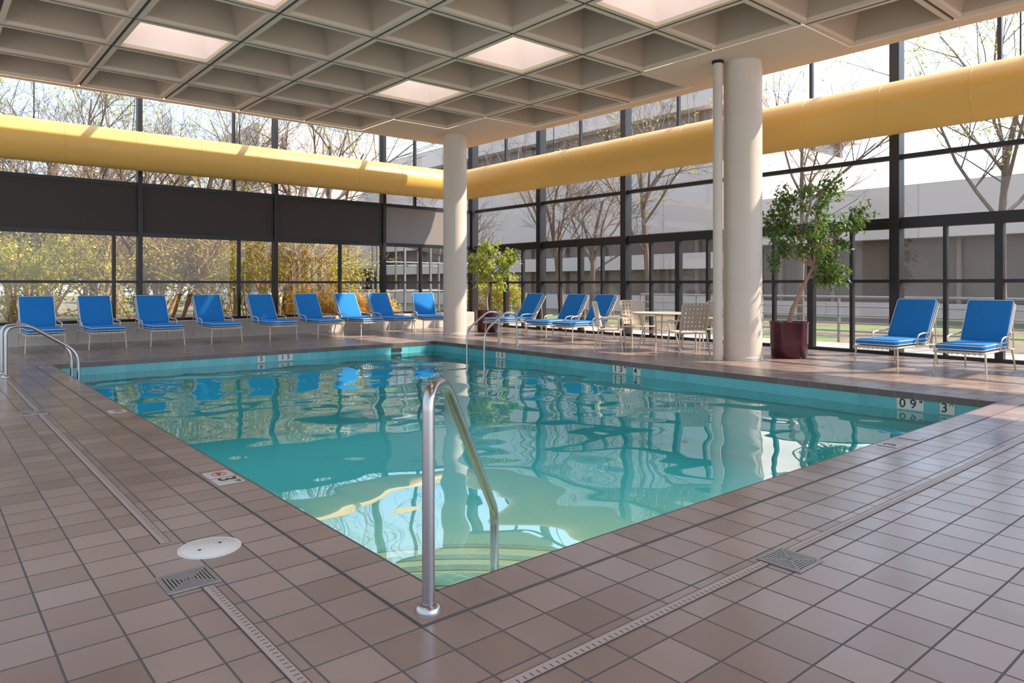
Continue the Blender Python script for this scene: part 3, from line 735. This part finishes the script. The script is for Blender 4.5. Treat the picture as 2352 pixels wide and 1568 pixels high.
def grow(mb,ml,p,d,L,r,lev,rg,maxlev,leafp,lsize,tw):
    n=4 if lev<2 else 2
    pts=[p]; q=p.copy(); dd=d.normalized()
    for i in range(n):
        dd=(dd+rv(rg)*(.16 if lev==0 else .32)+Vector((0,0,.05))).normalized(); q=q+dd*(L/n); pts.append(q)
    rs=[max(r*(1-.55*i/n),tw*.6) for i in range(n+1)]
    mb.tube(pts,rs,7 if lev==0 else (5 if lev<2 else 3),cap=False)
    if lev>=maxlev:
        if leafp>0:
            for k in range(int(leafp)):
                leaf(ml,rg.choice(pts)+rv(rg)*.12,rv(rg),Vector((0,0,1)),rg.uniform(.6,1.2)*lsize,lsize*.35)
        return
    nc=[7,5,4,3,3][lev]
    for k in range(nc):
        t_=rg.uniform(.35 if lev==0 else .2,1.0); idx=min(n-1,int(t_*n)); fr=t_*n-idx
        pp=pts[idx].lerp(pts[idx+1],fr); 
        side=rv(rg); side=(side-dd*side.dot(dd)).normalized()
        nd=(dd*rg.uniform(.5,1.0)+side*rg.uniform(.5,1.0)+Vector((0,0,.15))).normalized()
        grow(mb,ml,pp,nd,L*rg.uniform(.45,.68),max(r*.42*(1.2-t_*.4),tw),lev+1,rg,maxlev,leafp,lsize,tw)
def tree(name,seed,H,r,maxlev,leafp,lsize,leafm,barkm,lab,cat,stems=1,tw=.006,loc=(0,0,-.18),tilt=.7):
    rg=random.Random(seed); mb=MB(); ml=MB()
    for s in range(stems):
        d=Vector((0,0,1)) if stems==1 else Vector((rg.uniform(-tilt,tilt),rg.uniform(-tilt,tilt),1))
        grow(mb,ml,Vector((rg.uniform(-.3,.3)*(stems>1),rg.uniform(-.3,.3)*(stems>1),0)),d,H*(.62 if stems==1 else .75)*rg.uniform(.8,1.1),r,0,rg,maxlev,leafp,lsize,tw)
    o=root(name,loc,label=lab,category=cat)
    mk('branches',mb,[barkm],o)
    if ml.v: mk('leaves',ml,[leafm],o)
    return o
tA=tree('tree',11,10,.14,4,2,.10,'ygleaf','bark','bare spring tree with thin sprouting branches','tree',loc=(22.2,17.9,-.18))
tB=tree('tree',12,9,.15,4,0,.08,'ygleaf','bark','leafless tree with fine branches before building','tree',tw=.008,loc=(21,21.5,-.18))
tC=tree('tree',14,11,.15,4,4,.11,'ygleaf','bark','tree with yellow green spring leaves','tree',tw=.007,loc=(23.8,6.4,-.18))
sA=tree('shrub',21,2.6,.025,2,10,.11,'ygleaf','twig','tangled shrub with yellow green leaves outside window','shrub',6,.008,loc=(2.2,21.1,-.18))
sB=tree('shrub',22,4.6,.06,3,2,.11,'ygleaf','twig','tangled bare brown shrub outside window','shrub',3,.011,loc=(6.2,23.2,-.18),tilt=.5)
sO=tree('shrub',23,1.3,.02,3,4,.09,'goleaf','twig','orange blossoming bush outside window','shrub',6,.004,loc=(9.6,21.5,-.18))
sG=tree('shrub',24,1.6,.02,3,6,.10,'ygleaf','twig','leafy green bush outside window','shrub',6,.004,loc=(16.6,20.0,-.18))
G1='trees outside the windows'; 
def D(src,x,y,rz,sc,lab): dup(src,(x,y,-.18),rz,sc,label=lab,group='shrubs outside the windows' if src.name.startswith('shrub') else G1)
LBt='bare tree with fine branches outside glass wall'
for s,x,y,sc in [(tB,25.4,24,1.0),(tA,26,13.6,1.0),(tC,19,4.0,.75),(tB,20.5,27.5,.8)]:
    D(s,x,y,R.uniform(0,6.28),sc,LBt)
lf=[(2.4,24.5),(4.6,27.5),(5.4,23.6),(7.2,30),(7.4,25.5),(9.6,28),(9.8,23.8),(3.6,32),(12.5,31),(6,38),(2.5,28.5),(12.6,26.5),(9,36),(1.5,36),(12,40)]
for i,(x,y) in enumerate(lf):
    D([tB,tC,tB,tA][i%4],x,y,R.uniform(0,6.28),R.uniform(.8,1.1),'slender tree in woods outside window wall')
ks=0
for (y,st) in ((22.4,1.35),(24.6,1.6),(28,1.8),(33,2.2),(39,2.8)):
    x=.05*y
    while x<.50*y:
        s_=[sB,sA][ks%2] if y<27 else sB
        D(s_,x+R.uniform(-.3,.3),y+R.uniform(0,.3),R.uniform(0,6.28),R.uniform(.85,1.05)*(1 if y<30 else 1.2),'tangled twiggy shrub outside window wall'); ks+=1; x+=st
for x,y,sc in [(10.6,20.9,.8),(8.0,21.0,.6),(11.8,21.2,.8)]: D(sO,x,y,R.uniform(0,6),sc,'orange blossoming bush outside window wall')
for x,y,sc in [(28,3.2,1.6)]: D(sG,x,y,R.uniform(0,6),sc,'green bush on lawn beyond terrace')

# ------------------------------------------------------------ light
SD=Vector((.50,-.40,.66)).normalized()
w=bpy.data.worlds.new('World'); scene.world=w; w.use_nodes=True; nt=w.node_tree; nt.nodes.clear()
out=nt.nodes.new('ShaderNodeOutputWorld'); bg=nt.nodes.new('ShaderNodeBackground')
tc=nt.nodes.new('ShaderNodeTexCoord'); sp=nt.nodes.new('ShaderNodeSeparateXYZ'); nt.links.new(tc.outputs['Generated'],sp.inputs[0])
cr=nt.nodes.new('ShaderNodeValToRGB'); e=cr.color_ramp.elements
e[0].position=0.0; e[0].color=(0.80,0.84,0.9,1); e[1].position=0.9; e[1].color=(0.42,0.60,0.92,1)
m1=cr.color_ramp.elements.new(0.22); m1.color=(0.58,0.72,0.93,1)
nt.links.new(sp.outputs['Z'],cr.inputs[0]); nt.links.new(cr.outputs[0],bg.inputs[0])
dt=nt.nodes.new('ShaderNodeVectorMath'); dt.operation='DOT_PRODUCT'; dt.inputs[1].default_value=Vector((.83,-.45,.33)).normalized()
nt.links.new(tc.outputs['Generated'],dt.inputs[0])
mr=nt.nodes.new('ShaderNodeMapRange'); mr.inputs[1].default_value=0.0; mr.inputs[2].default_value=1.0; mr.inputs[3].default_value=1.3; mr.inputs[4].default_value=3.5
nt.links.new(dt.outputs['Value'],mr.inputs[0]); nt.links.new(mr.outputs[0],bg.inputs[1])
nt.links.new(bg.outputs[0],out.inputs[0])
sd=bpy.data.lights.new('Sun','SUN'); sd.energy=7.0; sd.angle=math.radians(1.2); sd.color=(1,.88,.72)
so=bpy.data.objects.new('Sun',sd); COL.objects.link(so); so.rotation_euler=SD.to_track_quat('Z','Y').to_euler()
for (lx_,ly_) in ((5.4,5.3),(5.4,10.6)):  # unseen fill lights added below the surface to brighten the pool
    ad=bpy.data.lights.new('underwater_fill','AREA'); ad.shape='RECTANGLE'; ad.size=6.5; ad.size_y=5.0; ad.energy=33; ad.color=(.95,1,.98)
    ao=bpy.data.objects.new('underwater_fill',ad); COL.objects.link(ao); ao.location=(lx_,ly_,WZ-.03)

cam=bpy.data.cameras.new('Camera'); cam.sensor_width=36; cam.lens=36*1625/2352; cam.shift_y=-131/2352; cam.clip_end=500
co=bpy.data.objects.new('Camera',cam); COL.objects.link(co); co.location=(0,0,1.3); co.rotation_euler=(math.pi/2,0,math.radians(-40.2))
scene.camera=co
